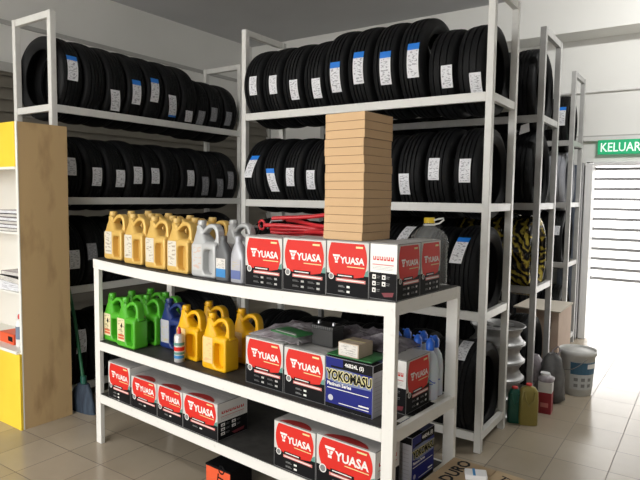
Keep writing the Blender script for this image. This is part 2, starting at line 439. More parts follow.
def tyre_data(R, kind, W):
    k = (R, kind, W)
    if k not in TM:
        rub = {'rib': rub_rib, 'v': rub_v, 'blk': rub_blk, 'gold': goldw, 'paper': papergr}[kind]
        TM[k] = tyre_mesh('tyre', R, W, rub, {'rib':4,'v':3,'blk':4,'gold':2,'paper':2}[kind])
    return TM[k]
def sticker(R, a0, a1, x0, x1, shift, style, parent):
    """patch on the tread: angles in degrees above the horizontal on the -Y side; shift = sideways lean from top to bottom"""
    mb = MB(); n = 10; r = R+.0022
    blue = style in ('bt', 'bb')
    def P(a, x, t): return (x+shift*t, -r*cos(radians(a)), r*sin(radians(a)))
    hi = max(a0, a1); lo = min(a0, a1)
    for i in range(n):
        ta, tb = i/n, (i+1)/n
        aa = hi+(lo-hi)*ta; ab = hi+(lo-hi)*tb
        isb = (style == 'bt' and i < 2) or (style == 'bb' and i >= n-1)
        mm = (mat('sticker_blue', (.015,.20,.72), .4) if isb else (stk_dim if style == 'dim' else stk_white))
        mb.add([P(ab,x0,tb),P(ab,x1,tb),P(aa,x1,ta),P(aa,x0,ta)], [(0,1,2,3)], mm, None, True, [[(0,1-tb),(1,1-tb),(1,1-ta),(0,1-ta)]])
    return mb.build('label_sticker', parent)
DESC = {'bt':' with blue-topped sticker', 'bb':' with blue-bottomed sticker', 'w':' with white sticker', 'dim':' with grey sticker', None:''}
def place_tyre(rackname, lvlname, i, side_word, centre, R, axis, kind, W, st, group):
    """axis 0: tyre axis along X (front faces -Y); axis 1: axis along Y (front faces +X)"""
    o = bpy.data.objects.new('tyre', tyre_data(R, kind, W)); COL.objects.link(o)
    o.location = centre; rt = random.Random(int(abs(centre[0]*977+centre[1]*613+centre[2]*331))); o.rotation_euler = (0, 0, (0 if axis == 0 else pi/2)+radians(rt.uniform(-.7,.7)))
    style = st[0] if st else None
    pos = ordn(i) + ' from ' + side_word
    look = {'rib':'black tyre', 'v':'V-tread tyre', 'blk':'black tyre', 'gold':'gold-wrapped tyre', 'paper':'grey-wrapped tyre'}[kind]
    tag(o, f'{look}{DESC[style]}, {pos}, {lvlname} of {rackname}', 'tyre', group)
    if st:
        _, a0, a1, off, w, sh = st
        sticker(R, a0, a1, off-w/2, off+w/2, sh, style, o)
    return o
LN = ['top shelf', 'second shelf', 'third shelf', 'bottom shelf']
def zc(level, R, half=.2085): return LV[level] + sqrt(R*R-half*half)+.0005
# middle rack: 10 tyres a level.  sticker = (style, angle top, angle bottom, x offset from tyre centre, width, lean)
def bx(i): return -1.692+.174*i
B1 = [(-1.67,11,-15,'w'),(-1.49,8.5,-16.5,'w'),(-1.318,-1,-27.5,'w'),(-1.139,-2.7,-28.5,'w'),(-.98,9,-27,'bt'),(-.813,17.5,-20,'bt'),(-.632,13,-24.5,'bt'),(-.451,18,-20,'bt'),(-.258,1,-26.5,'w'),(-.095,-11.5,-38,'w')]
B2 = [(-1.671,28,-5,'bt',-.05),(-1.521,9,-25,'bt',.035),(-1.349,10,-16,'w'),(-1.179,7,-20,'w'),None,None,None,(-.500,0,-27,'w'),(-.311,17,-9.5,'w'),(-.128,16,-12,'w')]
B3 = [None]*7+[(-.506,62,30,'w',-.03),None,(-.150,50,16,'bt',-.02)]
B4 = [None]*9+[(-.150,80,45,'w',.0)]
for lv, row in enumerate((B1,B2,B3,B4)):
    for i in range(10):
        if lv == 0: R = .285 if i < 4 else (.30 if i < 8 else .264)
        elif lv == 1: R = (.278,.274,.272,.270,.272,.27,.268,.272,.276,.274)[i]
        else: R = (.288,.294,.283,.29,.285,.292,.288,.296,.284,.290)[i]
        R *= .985
        kind = 'v' if (lv == 0 and i >= 8) else ('rib' if lv < 2 and i > 3 else 'blk' if i % 2 else 'rib')
        q = row[i]; st = None
        if q: st = (q[3], q[1], q[2], q[0]-bx(i), .072 if q[3] == 'bt' else .066, q[4] if len(q) > 4 else 0)
        place_tyre('middle rack', LN[lv], i, 'left', (bx(i), .235, zc(lv, R)), R, 0, kind, .163, st, 'tyres on the middle rack, ' + LN[lv])
# left rack
def cy(i): return -.856+.173*i
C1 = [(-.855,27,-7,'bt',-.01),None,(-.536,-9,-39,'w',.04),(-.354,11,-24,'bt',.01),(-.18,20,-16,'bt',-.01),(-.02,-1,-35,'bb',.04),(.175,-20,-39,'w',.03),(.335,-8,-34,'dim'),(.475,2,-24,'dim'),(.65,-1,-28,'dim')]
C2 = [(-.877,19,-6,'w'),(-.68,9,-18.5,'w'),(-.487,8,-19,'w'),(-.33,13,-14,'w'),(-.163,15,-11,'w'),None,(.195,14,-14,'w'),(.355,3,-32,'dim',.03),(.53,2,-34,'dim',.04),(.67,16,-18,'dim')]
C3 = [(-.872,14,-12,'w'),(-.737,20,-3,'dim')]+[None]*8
C4 = [(-.80,40,8,'w',-.04)]+[None]*9
for lv, row in enumerate((C1,C2,C3,C4)):
    for i in range(10):
        if lv == 0: R = .290 if i < 7 else .262
        elif lv == 1: R = (.276,.27,.268,.272,.266,.27,.268,.27,.266,.268)[i]
        else: R = (.288,.292,.284,.29,.286,.291,.287,.285,.289,.286)[(i+lv) % 10]
        R *= .985
        kind = 'blk' if (i+lv) % 3 == 0 else 'rib'
        q = row[i]; st = None
        if q: st = (q[3], q[1], q[2], q[0]-cy(i), .075, q[4] if len(q) > 4 else 0)
        place_tyre('left rack', LN[lv], i, 'cupboard', (-2.815, cy(i), zc(lv, R)), R, 1, kind, .163, st, 'tyres on the left rack, ' + LN[lv])
# rack with wrapped tyres behind, only its right end shows
for lv, zl in enumerate((2.03,1.42,.83,.113)):
    for i in range(8):
        R = (.30,.31,.30,.29)[lv]; kind = 'gold' if (lv == 2 and i < 3) else 'blk'
        x = -.125-.197*i
        place_tyre('rear rack', LN[lv], i, 'right', (x, 1.27, zl+sqrt(R*R-.2245**2)), R, 0, kind, .185, None, 'tyres on the rack behind, ' + LN[lv])
for lv, zl in enumerate((2.0,1.42,.85,.113)):
    for i in range(4 if lv == 3 else 8):
        R = (.27,.29,.29,.29)[lv]; kind = 'paper' if (lv == 1 and i < 2) else 'blk'
        x = -.24-.20*i
        st = ('bt', 30, -8, .03, .09, 0) if (lv == 0 and i == 0) else (('w', 30, 12, .05, .05, 0) if lv == 2 and i == 0 else None)
        place_tyre('furthest rack', LN[lv], i, 'right', (x, 2.875, zl+sqrt(R*R-.2085**2)), R, 0, kind, .185, st, 'tyres on the furthest rack, ' + LN[lv])

# ------------------------------------------------------------------ product table
TA = -0.07647                         # table is turned slightly against the room
TO = (0.1118, -1.3204)                    # its front right corner on the floor
TL, TD, ZT, ZM, ZB = 2.0045, .5244, 1.0766, .6029, .2938
tM = Matrix.Translation((TO[0], TO[1], 0)) @ Matrix.Rotation(TA, 4, 'Z')
def tp(x, y, z): return tuple(tM @ Vector((x, y, z)))
tb = thing('shelf_table', 'white steel three-tier shelf table stacked with oil jugs and battery boxes', 'shelf table', (TO[0],TO[1],0), TA)
SAG = .026
def sag(x): return SAG*(1-(2*(x+TL)/TL-1)**2)
for x in (-TL, -.05):
    for y in (0, TD-.025):
        m = MB(); m.box((x,y,0),(x+.05,y+.025,ZT-.002), paint); m.build('leg', tb, bevel=.002)
for z in (ZT, ZM, ZB):
    if z == ZT:
        m = MB(); rs = []
        for k in range(17):
            x = -TL+TL*k/16; q = z-sag(x); rs.append([(x,-.003,q-.052),(x,.0,q-.052),(x,.0,q),(x,-.003,q)])
        m.ring(rs, paint, smooth=False); m.build('front_rail', tb)
    else: m = MB(); m.box((-TL+.05,0,z-.05),(-.05,.025,z), paint); m.build('front_rail', tb, bevel=.002)
    m = MB(); m.box((-TL+.05,TD-.025,z-.05),(-.05,TD,z), paint); m.build('back_rail', tb, bevel=.002)
    for x in (-TL+.002, -.026):
        m = MB(); m.box((x,.025,z-.05),(x+.024,TD-.025,z), paint); m.build('side_rail', tb, bevel=.002)
    m = MB(); rs = []
    for k in range(17):
        x = -TL+.003+(TL-.006)*k/16; q = z-(sag(x) if z == ZT else 0); y_ = .0005 if z == ZT else .004
        if z != ZT: x = -TL+.051+(TL-.102)*k/16
        rs.append([(x,y_,q+.0004),(x,TD-.026,q+.0004),(x,TD-.026,q+.005),(x,y_,q+.005)])
    m.ring(rs, board, smooth=False); m.build('shelf_board', tb)

# ---- battery boxes
def P2(M, pts, m, mb, k=1): mb.add([(p[0], p[1], 0) for p in pts], [tuple(range(len(pts)))], m, M @ Matrix.Translation((0,0,.0005*k)))
def r2(x0,y0,x1,y1): return [(x0,y0),(x1,y0),(x1,y1),(x0,y1)]
def yuasa_face(mb, M, W, H, bars=4, small=False):
    bl = .40*H
    P2(M, r2(.002,.002,W-.002,bl), blackm, mb, 1); P2(M, r2(.002,bl,W-.002,H-.002), mat('print_offwhite', (.60,.59,.56), .45), mb, 1)
    P2(M, [(W*.72,bl),(W-.003,bl),(W-.003,bl+.12*H),(W*.9,bl+.06*H)], tealm, mb, 1.5)
    # red shield: bulging sides
    pts = []
    y0, y1 = .385*H, .965*H; yb = .30*H
    for i in range(13):
        t = i/12; pts.append((W*(.045+.07*(2*t-1)**2), y0+(y1-y0)*t))
    for i in range(13):
        t = 1-i/12; pts.append((W*(.955-.07*(2*t-1)**2), y0+(y1-y0)*t))
    for i in range(1, 8):
        t = i/8; pts.append((W*(.885-.77*t), y0-(.05*H)*sin(pi*t)))
    P2(M, pts, redm, mb, 2)
    # emblem and name
    lx, ly, s = W*.17, H*.60, W*.15
    P2(M, [(lx-s*.1,ly+s*1.05),(lx+s*1.1,ly+s*1.05),(lx+s*1.0,ly+s*.78),(lx,ly+s*.78)], whitem, mb, 3)
    P2(M, [(lx+s*.08,ly+s*.70),(lx+s*.42,ly+s*.70),(lx+s*.48,ly+s*.30),(lx+s*.30,ly+s*.30)], whitem, mb, 3)
    P2(M, [(lx+s*.58,ly+s*.70),(lx+s*.92,ly+s*.70),(lx+s*.70,ly+s*.30),(lx+s*.52,ly+s*.30)], whitem, mb, 3)
    P2(M, r2(lx+s*.28,ly-.02*s,lx+s*.72,ly+s*.24), whitem, mb, 3)
    mb.merge(textmesh('YUASA', W*.175, W*.006), whitem, M @ Matrix.Translation((W*.345, H*.60, .0016)))
    P2(M, r2(W*.50, H*.535, W*.90, H*.552), yelp, mb, 3)
    P2(M, r2(W*.70, H*.885, W*.86, H*.92), yelp, mb, 3)
    # badge and strips
    cx, cyy, r = W*.125, H*.345, W*.062
    P2(M, [(cx+r*cos(2*pi*i/20), cyy+r*sin(2*pi*i/20)) for i in range(20)], whitem, mb, 4)
    P2(M, [(cx+r*.75*cos(2*pi*i/20), cyy+r*.75*sin(2*pi*i/20)) for i in range(20)], greyc, mb, 5)
    P2(M, r2(W*.26, H*.345, W*.66, H*.40), blackm, mb, 4)
    P2(M, r2(W*.29, H*.362, W*.62, H*.382), whitem, mb, 5)
    P2(M, r2(W*.24, H*.265, W*.93, H*.325), pinkm, mb, 4)
    P2(M, r2(W*.27, H*.285, W*.90, H*.305), whitem, mb, 5)
    for i in range(bars):
        for j in range(2 if bars > 3 else 1):
            x = W*(.24+.36*j) if bars > 2 else W*.30; y = H*(.18-.10*(i//2)) if bars > 3 else H*(.16-.09*i)
            P2(M, r2(x, y, x+W*.15, y+.012*H), greyc, mb, 4); P2(M, r2(x, y+.02*H, x+W*.12, y+.032*H), greyc, mb, 4)
            P2(M, r2(x+W*.20, y-.004*H, x+W*.27, y+.035*H), whitem, mb, 4)
def yuasa_side(mb, M, W, H):
    P2(M, r2(.001,.002,W-.001,.48*H), blackm, mb, 1); P2(M, r2(.001,.48*H,W-.001,H-.002), whitem, mb, 1)
    for i in range(6):
        x = W*(.12+.13*i)
        P2(M, r2(x, .70*H, x+W*.10, .77*H), redm, mb, 2); P2(M, r2(x+W*.03, .725*H, x+W*.07, .77*H), whitem, mb, 3)
    P2(M, r2(W*.1,.615*H,W*.88,.632*H), pinkm, mb, 2)
    for i in range(3):
        P2(M, r2(W*.1,(.585-.025*i)*H,W*.85,(.589-.025*i)*H), greyc, mb, 2)
    for i in range(2):
        for j in range(3):
            if i == 1 and j == 2: continue
            x = W*(.10+.36*i); y = H*(.36-.12*j)
            P2(M, r2(x, y, x+W*.13, y+.08*H), whitem, mb, 2); P2(M, r2(x+.3*W*.13, y+.02*H, x+.7*W*.13, y+.05*H), blackm, mb, 3)
            P2(M, r2(x+W*.16, y+.05*H, x+W*.29, y+.06*H), greyc, mb, 2); P2(M, r2(x+W*.16, y+.02*H, x+W*.27, y+.03*H), greyc, mb, 2)
    P2(M, [(W*.45,.12*H),(W*.9,.15*H),(W*.86,.07*H),(W*.55,.05*H)], mat('print_maroon', (.16,.01,.02), .5), mb, 2)
RX = Matrix.Rotation(pi/2, 4, 'X'); RZ90 = Matrix.Rotation(pi/2, 4, 'Z')
def Mfront(): return RX
def Mright(W): return Matrix.Translation((W,0,0)) @ RZ90 @ RX
def yuasa_box(label, x, y, z, W, D, H, bars=4, turned=False, yaw=0, group='YUASA battery boxes', arc=False):
    """x,y = front left bottom corner in table coordinates"""
    t = thing('battery_box', label, 'battery box', tp(x,y,z), TA+yaw, group)
    mb = MB(); mb.box((0,0,0),(W,D,H), greyc)
    if not turned:
        yuasa_face(mb, RX, W, H, bars); yuasa_side(mb, Mright(W), D, H)
    else:
        yuasa_face(mb, Mright(W), D, H, bars); yuasa_side(mb, RX, W, H)
    mb.build('printed_carton', t)
    m2 = MB(); 
    m2.box((.001,D*.497,H),(W-.001,D*.503,H+.0006), cart_in)
    for a_, b_ in ((.004, D*.495), (D*.505, D-.004)): m2.box((.002,a_,H),(W-.002,b_,H+.0012), mat('box_top', (.44,.43,.42), .5))
    if arc:
        pts = [(W*.12+ (W*.76)*i/14, .045*sin(pi*i/14)**.6) for i in range(15)]
        m2.add([(p[0], p[1]+.002, H+.002) for p in pts]+[(W*.5, .0, H+.002)], [tuple(range(14,-1,-1))], mat('print_dark_red', (.30,.02,.02), .5))
    m2.build('top_flap', t)
    return t
zt = ZT+.0052; zm = ZM+.0052; zb = ZB+.0052
def ts(x): return zt-sag(x)+.0006
yuasa_box('YUASA battery box on the top tier, leftmost, beside the small silver oil bottles', -.770,.006,ts(-.66),.2195,.15,.214)
yuasa_box('YUASA battery box on the top tier, between the leftmost one and the carton stack', -.547,.006,ts(-.43),.2255,.15,.214)
yuasa_box('YUASA battery box on the top tier, directly under the tall carton stack', -.319,.006,ts(-.22),.198,.19,.209,2)
yuasa_box('YUASA battery box at the table corner turned so a white end faces front', -.117,.006,ts(-.1)+.002,.115,.165,.203,4,True)
yuasa_box('YUASA battery box behind the corner one, in front of the big water bottle', -.117,.174,ts(-.1)+.002,.115,.160,.204,4,True)
yuasa_box('YUASA battery box on the middle tier, leftmost, beside the yellow jugs', -.805,.045,zm,.228,.16,.210)
yuasa_box('YUASA battery box on the middle tier, left of the blue battery box', -.571,.045,zm,.222,.16,.205,2)
yuasa_box('YUASA battery box on the middle tier standing before the blue-capped bottles', -.150,.165,zm,.105,.188,.212,4,True)
yuasa_box('small YUASA battery box on the bottom tier, leftmost and tallest', -1.88,.008,zb,.215,.17,.205,3, group='YUASA battery boxes on the bottom tier')
yuasa_box('small YUASA battery box on the bottom tier, second from the left leg', -1.65,.006,zb,.229,.17,.172,1, arc=True, group='YUASA battery boxes on the bottom tier')
yuasa_box('small YUASA battery box on the bottom tier, third from the left leg', -1.418,.006,zb,.208,.17,.175,1, arc=True, group='YUASA battery boxes on the bottom tier')
yuasa_box('YUASA battery box on the bottom tier with its dark right end showing, fourth from left', -1.207,.005,zb,.258,.19,.178,1, arc=True, group='YUASA battery boxes on the bottom tier')
yuasa_box('YUASA battery box on the bottom tier, left one of the right-hand pair', -.590,.006,zb,.229,.24,.200,2, arc=True, group='YUASA battery boxes on the bottom tier')
yuasa_box('YUASA battery box on the bottom tier, right one of the pair beside the front leg', -.358,.006,zb,.284,.17,.205,2, arc=True, group='YUASA battery boxes on the bottom tier')

def yoko_face(mb, M, W, H):
    P2(M, r2(.001,.001,W-.001,H-.001), bluem, mb, 1)
    P2(M, r2(W*.12,H*.80,W-.001,H-.001), blackm, mb, 2); P2(M, r2(.001,H*.84,W*.38,H-.001), bluem, mb, 3)
    mb.merge(textmesh('46B24L (S)', H*.10, .0006), whitem, M @ Matrix.Translation((W*.42, H*.87, .002)))
    P2(M, [(W*.02,H*.56),(W*.30,H*.50),(W*.97,H*.52),(W*.97,H*.74),(W*.5,H*.80),(W*.02,H*.78)], mat('print_haze', (.16,.20,.36), .4), mb, 2)
    SX = Matrix.Diagonal((.84,1.12,1,1))
    mb.merge(textmesh('YOKOMASU', W*.205, W*.020), yelp, M @ Matrix.Translation((W*.035, H*.575, .0020)) @ SX)
    mb.merge(textmesh('YOKOMASU', W*.205, W*.007), blackm, M @ Matrix.Translation((W*.035, H*.575, .0026)) @ SX)
    mb.merge(textmesh('Platinum Series', W*.085, .0006), whitem, M @ Matrix.Translation((W*.04, H*.45, .0018)))
    P2(M, r2(W*.04,H*.385,W*.92,H*.40), whitem, mb, 3)
    P2(M, r2(W*.30,H*.12,W*.93,H*.135), whitem, mb, 3); P2(M, r2(W*.72,H*.17,W*.93,H*.20), whitem, mb, 3)
    cx, cyy, r = W*.12, H*.20, W*.055
    P2(M, [(cx+r*cos(2*pi*i/16), cyy+r*sin(2*pi*i/16)) for i in range(16)], side_l, mb, 3)
    P2(M, r2(.001,.001,W*.985,H*.085), blackm, mb, 2)
def yoko_box(label, x, y, z, W, D, H, turned, yaw=0):
    t = thing('battery_box', label, 'battery box', tp(x,y,z), TA+yaw, 'blue YOKOMASU battery boxes')
    mb = MB(); mb.box((0,0,0),(W,D,H), side_l)
    if turned: yoko_face(mb, Mright(W), D, H)
    else: yoko_face(mb, RX, W, H)
    F = RX if turned else Mright(W); w = W if turned else D
    for i in range(9): P2(F, r2(w*.1, H*(.1+.08*i), w*.9, H*(.105+.08*i)), greyc, mb, 1)
    P2(F, r2(.001,H*.86,w-.001,H-.001), blackm, mb, 2)
    mb.build('printed_carton', t)
    m2 = MB(); m2.box((.001,.001,H),(W-.001,D*.497,H+.001), blackm); m2.box((.001,D*.503,H),(W-.001,D-.001,H+.001), mat('box_top_blue',(.02,.03,.12),.4)); m2.build('top_flap', t)
yoko_box('blue YOKOMASU battery box on the middle tier, facing front beside the leg', -.346,.045,zm,.226,.12,.205,False)
yoko_box('blue YOKOMASU battery box on the bottom tier, facing the right end of the table', -.155,.205,zb,.12,.185,.205,True)

# ---- stack of flat brown cartons
sx = [.0,.0,.0,-.003,-.003,.0,.001,0,-.001,.001,0,-.001,.0,-.002,-.003]
cw, cd, ch = .184, .195, .0321
c0 = None
for i in range(15):       # i = 0 is the top one
    zz = ts(-.22)+.2108+ch*(14-i)
    if c0 is None:
        c0 = thing('flat_carton', '', 'carton', (0,0,0), TA, 'stack of flat brown cartons')
        mb = MB(); mb.box((0,0,.0006),(cw,cd,ch-.0006), carton); mb.build('carton_body', c0, bevel=.0012)
        mb = MB(); mb.box((.001,.001,0),(cw-.001,cd-.001,.0007), cart_in); mb.build('lid_seam', c0)
        o = c0
    else: o = copy_tree(c0)
    o.location = tp(-.352+sx[i]*1.2+random.uniform(-.0008,.0008), .03+random.uniform(-.001,.001), zz)
    lab = 'topmost flat brown carton of the tall stack on the battery boxes' if i == 0 else ('lowest flat brown carton of the tall stack, resting on a YUASA box' if i == 14 else f'flat brown carton, {ordn(i)} from the top of the tall stack')
    o['label'] = lab

# ---- oil jugs
JW, JD, JH = .172, .088, .262
def jug_parts(W, D, H):
    out = rrect(0, 0, W, H*.61, .016, 6)
    rec = rrect(W*.50, H*.07, W*.90, H*.51, .022, 6)
    slab = curve2d([out, rec], D/2, .009)
    inner = curve2d([rrect(W*.48, H*.05, W*.92, H*.53, .02)], D/2-.036, .003)
    sc = lambda P: [(x*W, z*H) for x, z in P]
    head = smooth_loop(sc([(.04,.57),(.50,.56),(.97,.57),(.995,.66),(.99,.78),(.95,.88),(.85,.95),(.70,.975),(.55,.955),(.44,.905),(.36,.865),(.32,.90),(.28,.93),(.10,.93),(.07,.84),(.02,.74),(.0,.65)]), 4)
    hole = smooth_loop(sc([(.37,.775),(.46,.830),(.58,.880),(.72,.892),(.825,.855),(.865,.77),(.84,.69),(.75,.640),(.60,.640),(.46,.680),(.38,.73)]), 4)
    return slab, inner, curve2d([head, hole], .0215, .0075)
_jug = jug_parts(JW, JD, JH)
def jug_top(mb, body):
    W, D, H = JW, JD, JH; cx = W/2; cy_ = D/2
    mb.loft([(cx,cy_,H*.59,W*.5,D*.5,7),(cx,cy_,H*.61,W*.497,D*.49,6),(cx,cy_,H*.635,W*.485,D*.42,5),(cx,cy_,H*.652,W*.47,D*.30,4)], body, 32, None, False, True)
    mb.loft([(W*.33,cy_,H*.60,W*.325,D*.48,5),(W*.30,cy_,H*.65,W*.292,D*.44,4),(W*.255,cy_,H*.71,W*.240,D*.39,3.5),(W*.215,cy_,H*.77,W*.185,D*.34,3),(W*.195,cy_,H*.84,W*.135,D*.27,2.4),(W*.19,cy_,H*.90,W*.112,W*.112,2),(W*.19,cy_,H*.955,W*.105,W*.105,2)], body, 28, None, False, True)
def make_jug(name, label, body, capm, labm, group, redtext=False):
    t = thing(name, label, 'oil jug', (0,0,0), TA, group)
    M = Matrix.Translation((0, JD/2, 0)) @ RX
    mb = MB(); mb.merge(_jug[0], body, M, False); mb.merge(_jug[1], body, M); mb.merge(_jug[2], body, M); jug_top(mb, body)
    o = mb.build('jug_body', t)
    try:
        o.data.polygons.foreach_set('use_smooth', [True]*len(o.data.polygons)); o.data.set_sharp_from_angle(angle=radians(40))
    except Exception: pass
    mb = MB(); mb.lathe([(.0195,JH*.945),(.0205,JH*.955),(.0205,JH+.004),(.018,JH+.007)], capm, 20, Matrix.Translation((JW*.195, JD/2, 0)))
    mb.build('screw_cap', t)
    mb = MB(); y = -.0008
    x0, x1, z0_, z1_ = JW*.07, JW*.47, JH*.12, JH*.60
    mb.add([(x0,y,z0_),(x1,y,z0_),(x1,y,z1_),(x0,y,z1_)], [(0,1,2,3)], labm, None, False, [[(0,0),(1,0),(1,1),(0,1)]])
    if redtext:
        for k, zz in enumerate((JH*.16, JH*.22)): mb.add([(x0+.008,y-.0005,zz),(x1-.006,y-.0005,zz),(x1-.006,y-.0005,zz+.011),(x0+.008,y-.0005,zz+.011)], [(0,1,2,3)], mat('print_brick', (.60,.10,.03), .4))
        cx, cz = (x0+x1)/2+.004, JH*.44
        mb.add([(cx-.010,y-.0005,cz),(cx+.004,y-.0005,cz-.014),(cx+.010,y-.0005,cz+.006),(cx+.003,y-.0005,cz+.020),(cx-.002,y-.0005,cz+.008)], [(0,1,2,3,4)], blackm)
    mb.build('paper_label', t)
    return t
def jugs(name, label_fn, body, capm, labm, spots, group, red=False):
    first = None
    for i, (x, y, z) in enumerate(spots):
        if first is None: o = first = make_jug(name, '', body, capm, labm, group, red)
        else: o = copy_tree(first)
        o.location = tp(x, y, z); o['label'] = label_fn(i)
        o.rotation_euler = (0, 0, TA + random.uniform(-.02,.02))
rown = ['front row', 'second row', 'back row']; coln = ['first from the left leg','second from the left leg','third from the left leg','fourth, next to the silver jug']
gs = [(x, y, ts(x)) for y in (.03,.145,.26) for x in (-1.945,-1.748,-1.553,-1.365)]
jugs('gold_oil_jug', lambda i: f'gold oil jug on the top tier, {rown[i//4]}, {coln[i % 4]}', jgold, jgoldd, jug_lab, gs, 'gold oil jugs on the top tier')
jugs('silver_oil_jug', lambda i: ['silver oil jug with handle on the top tier, in front beside the gold jugs','silver oil jug behind the front silver one on the top tier'][i], jsilver, jsilver, sil_lab, [(-1.172,.03,ts(-1.1)),(-1.125,.19,ts(-1.1))], 'silver oil jugs')
grs = [(-1.975,.035,zm),(-1.800,.012,zm),(-1.965,.155,zm),(-1.785,.135,zm),(-1.955,.28,zm),(-1.78,.26,zm)]
jugs('green_oil_jug', lambda i: f'green oil jug on the middle tier, {rown[i//2]}, ' + ('next to the left leg' if i % 2 == 0 else 'on the side towards the blue jug'), jgreen, jgreen, grn_lab, grs, 'green oil jugs on the middle tier', True)
jugs('blue_oil_jug', lambda i: 'dark blue oil jug on the middle tier between green and yellow jugs', jblue, jblue, blu_lab, [(-1.595,.15,zm)], None)
ys = [(-1.372,.09,zm),(-1.125,.055,zm),(-1.37,.24,zm),(-1.095,.22,zm)]
jugs('yellow_oil_jug', lambda i: ['yellow oil jug on the middle tier, front row, behind the spray can','yellow oil jug on the middle tier, front row, nearest the battery boxes','yellow oil jug in the back row, behind the one by the spray can','yellow oil jug in the back row, nearest the battery boxes'][i], jyellow, jyellow, yel_lab, ys, 'yellow oil jugs on the middle tier')
for o in COL.objects:
    if o.get('group') is None and 'group' in o: del o['group']

# ---- spray can
t = thing('spray_can', 'small spray can with red nozzle standing before the yellow jugs', 'spray can', tp(-1.285,.045,zm), TA)
mb = MB(); mb.lathe([(.024,0),(.026,.003),(.026,.125),(.023,.137),(.012,.143)], mat('can_white',(.62,.60,.58),.3,.3), 24); mb.build('can_body', t)
mb = MB()
for z0_, z1_, mm in ((.020,.035,lblue),(.040,.052,tealm),(.058,.078,redm),(.086,.100,tealm)): mb.lathe([(.0265,z0_),(.0265,z1_)], mm, 24, None, False, False)
mb.build('printed_band', t)
mb = MB(); mb.lathe([(.010,.142),(.010,.160),(.006,.170),(.006,.176)], capred, 16); mb.build('nozzle', t)

# ---- small oil bottles on the top tier
def small_bottle(label, x, y, body, labm, h=.205, W=.088, D=.052, capm=None, band=None):
    t = thing('oil_bottle', label, 'oil bottle', tp(x,y,ts(x)), TA, 'small one-litre oil bottles')
    mb = MB(); mb.loft([(0,0,0,W*.47,D*.46),(0,0,.006,W*.5,D*.5),(0,0,h*.52,W*.5,D*.5),(0,0,h*.62,W*.47,D*.48),(-.004,0,h*.76,W*.32,D*.42,3),(-.008,0,h*.86,.016,.016,2),(-.008,0,h*.90,.015,.015,2)], body); mb.build('bottle_body', t)
    mb = MB(); mb.lathe([(.0165,h*.89),(.0165,h*.985),(.014,h)], capm or body, 18, Matrix.Translation((-.008,0,0))); mb.build('screw_cap', t)
    mb = MB(); y0_ = -D/2-.0008
    mb.add([(-W*.36,y0_,h*.08),(W*.36,y0_,h*.08),(W*.36,y0_,h*.27),(-W*.36,y0_,h*.27)], [(0,1,2,3)], band or lblue)
    mb.add([(-W*.36,y0_,h*.27),(W*.36,y0_,h*.27),(W*.36,y0_,h*.50),(-W*.36,y0_,h*.50)], [(0,1,2,3)], labm, None, False, [[(0,0),(1,0),(1,1),(0,1)]])
    mb.build('paper_label', t)
small_bottle('dark grey oil bottle with blue and white label beside the silver jug', -.945,.045, jgrey, pap_lab, .205)
small_bottle('silver oil bottle with white and blue label touching the leftmost YUASA box', -.845,.045, jsil2, blu_lab, .208, .084, band=mat('navy_mix', (.10,.14,.34), .4))
small_bottle('silver oil bottle in the back, behind the dark grey bottle', -.90,.16, jsil2, blu_lab, .21, capm=jsilver)
small_bottle('silver oil bottle behind the leftmost YUASA box, half hidden', -.80,.235, jsil2, blu_lab, .212, capm=jsilver)

# ---- large clear water bottle
t = thing('water_bottle', 'large clear ribbed water bottle with yellow cap and white handle', 'water bottle', tp(-.090,.400,zt+.0005), TA)
pr = [(.066,0),(.078,.006)]
for i in range(9): pr += [(.080,.012+.017*i),(.075,.020+.017*i)]
pr += [(.081,.168),(.080,.185),(.072,.21),(.054,.232),(.030,.246),(.019,.254),(.019,.262)]
mb = MB(); mb.lathe(pr, petm, 36); mb.build('bottle_body', t)
mb = MB(); mb.lathe([(.0225,.262),(.0225,.282),(.02,.285)], capyel, 22); mb.build('screw_cap', t)
mb = MB(); mb.lathe([(.021,.252),(.026,.253),(.026,.258),(.021,.259)], whitep, 22, None, False, False)
mb.tube([(.022,0,.257),(.045,0,.262),(.066,0,.278),(.064,0,.284),(.040,0,.280),(.022,0,.274)], .0035, whitep, 8); mb.build('carry_handle', t)

# ---- red cables on the top tier
t = thing('cable_bundle', 'bundle of glossy red cables lying on the top tier behind battery boxes', 'cables', tp(-.6,.3,ts(-.6)), TA)
for k in range(22):
    a = random.uniform(-1,1); mb = MB(); pts = []
    yy0 = random.uniform(-.10,.10); yy1 = random.uniform(-.10,.10); zz0 = .012+.262*k/21; zz1 = max(.014, zz0+random.uniform(-.02,.075)*(k/21+.1))
    for i in range(15):
        s_ = i/14
        pts.append((-.235+.50*s_, yy0+(yy1-yy0)*s_+.035*sin(4*s_+a*3), max(.012, zz0+(zz1-zz0)*s_+.008*sin(5*s_+k))))
    mb.tube(pts, .0095, red_hose, 8); mb.build('cable', t)
mb = MB(); mb.tube([(-.34+.020*cos(q*2*pi/16), -.02, .245+.022*sin(q*2*pi/16)) for q in range(16)], .006, red_hose, 8, None, True); mb.build('end_ring', t)
for px_, pz_ in ((-.42,.225),(-.27,.262)):
    mb = MB(); mb.tube([(px_-.05,.0,pz_-.035),(px_-.02,.0,pz_+.005),(px_+.05,.0,pz_+.01)], [.005,.007,.006], clampm, 8); mb.build('clamp', t)
mb = MB(); mb.tube([(.0,.12,.20),(.08,.10,.285),(.2,.02,.24)], .009, mat('black_rubber',(.015,.015,.015),.4), 8); mb.tube([(.05,.13,.285),(.13,.10,.308)], .011, jgrey, 8); mb.build('handle_grip', t)

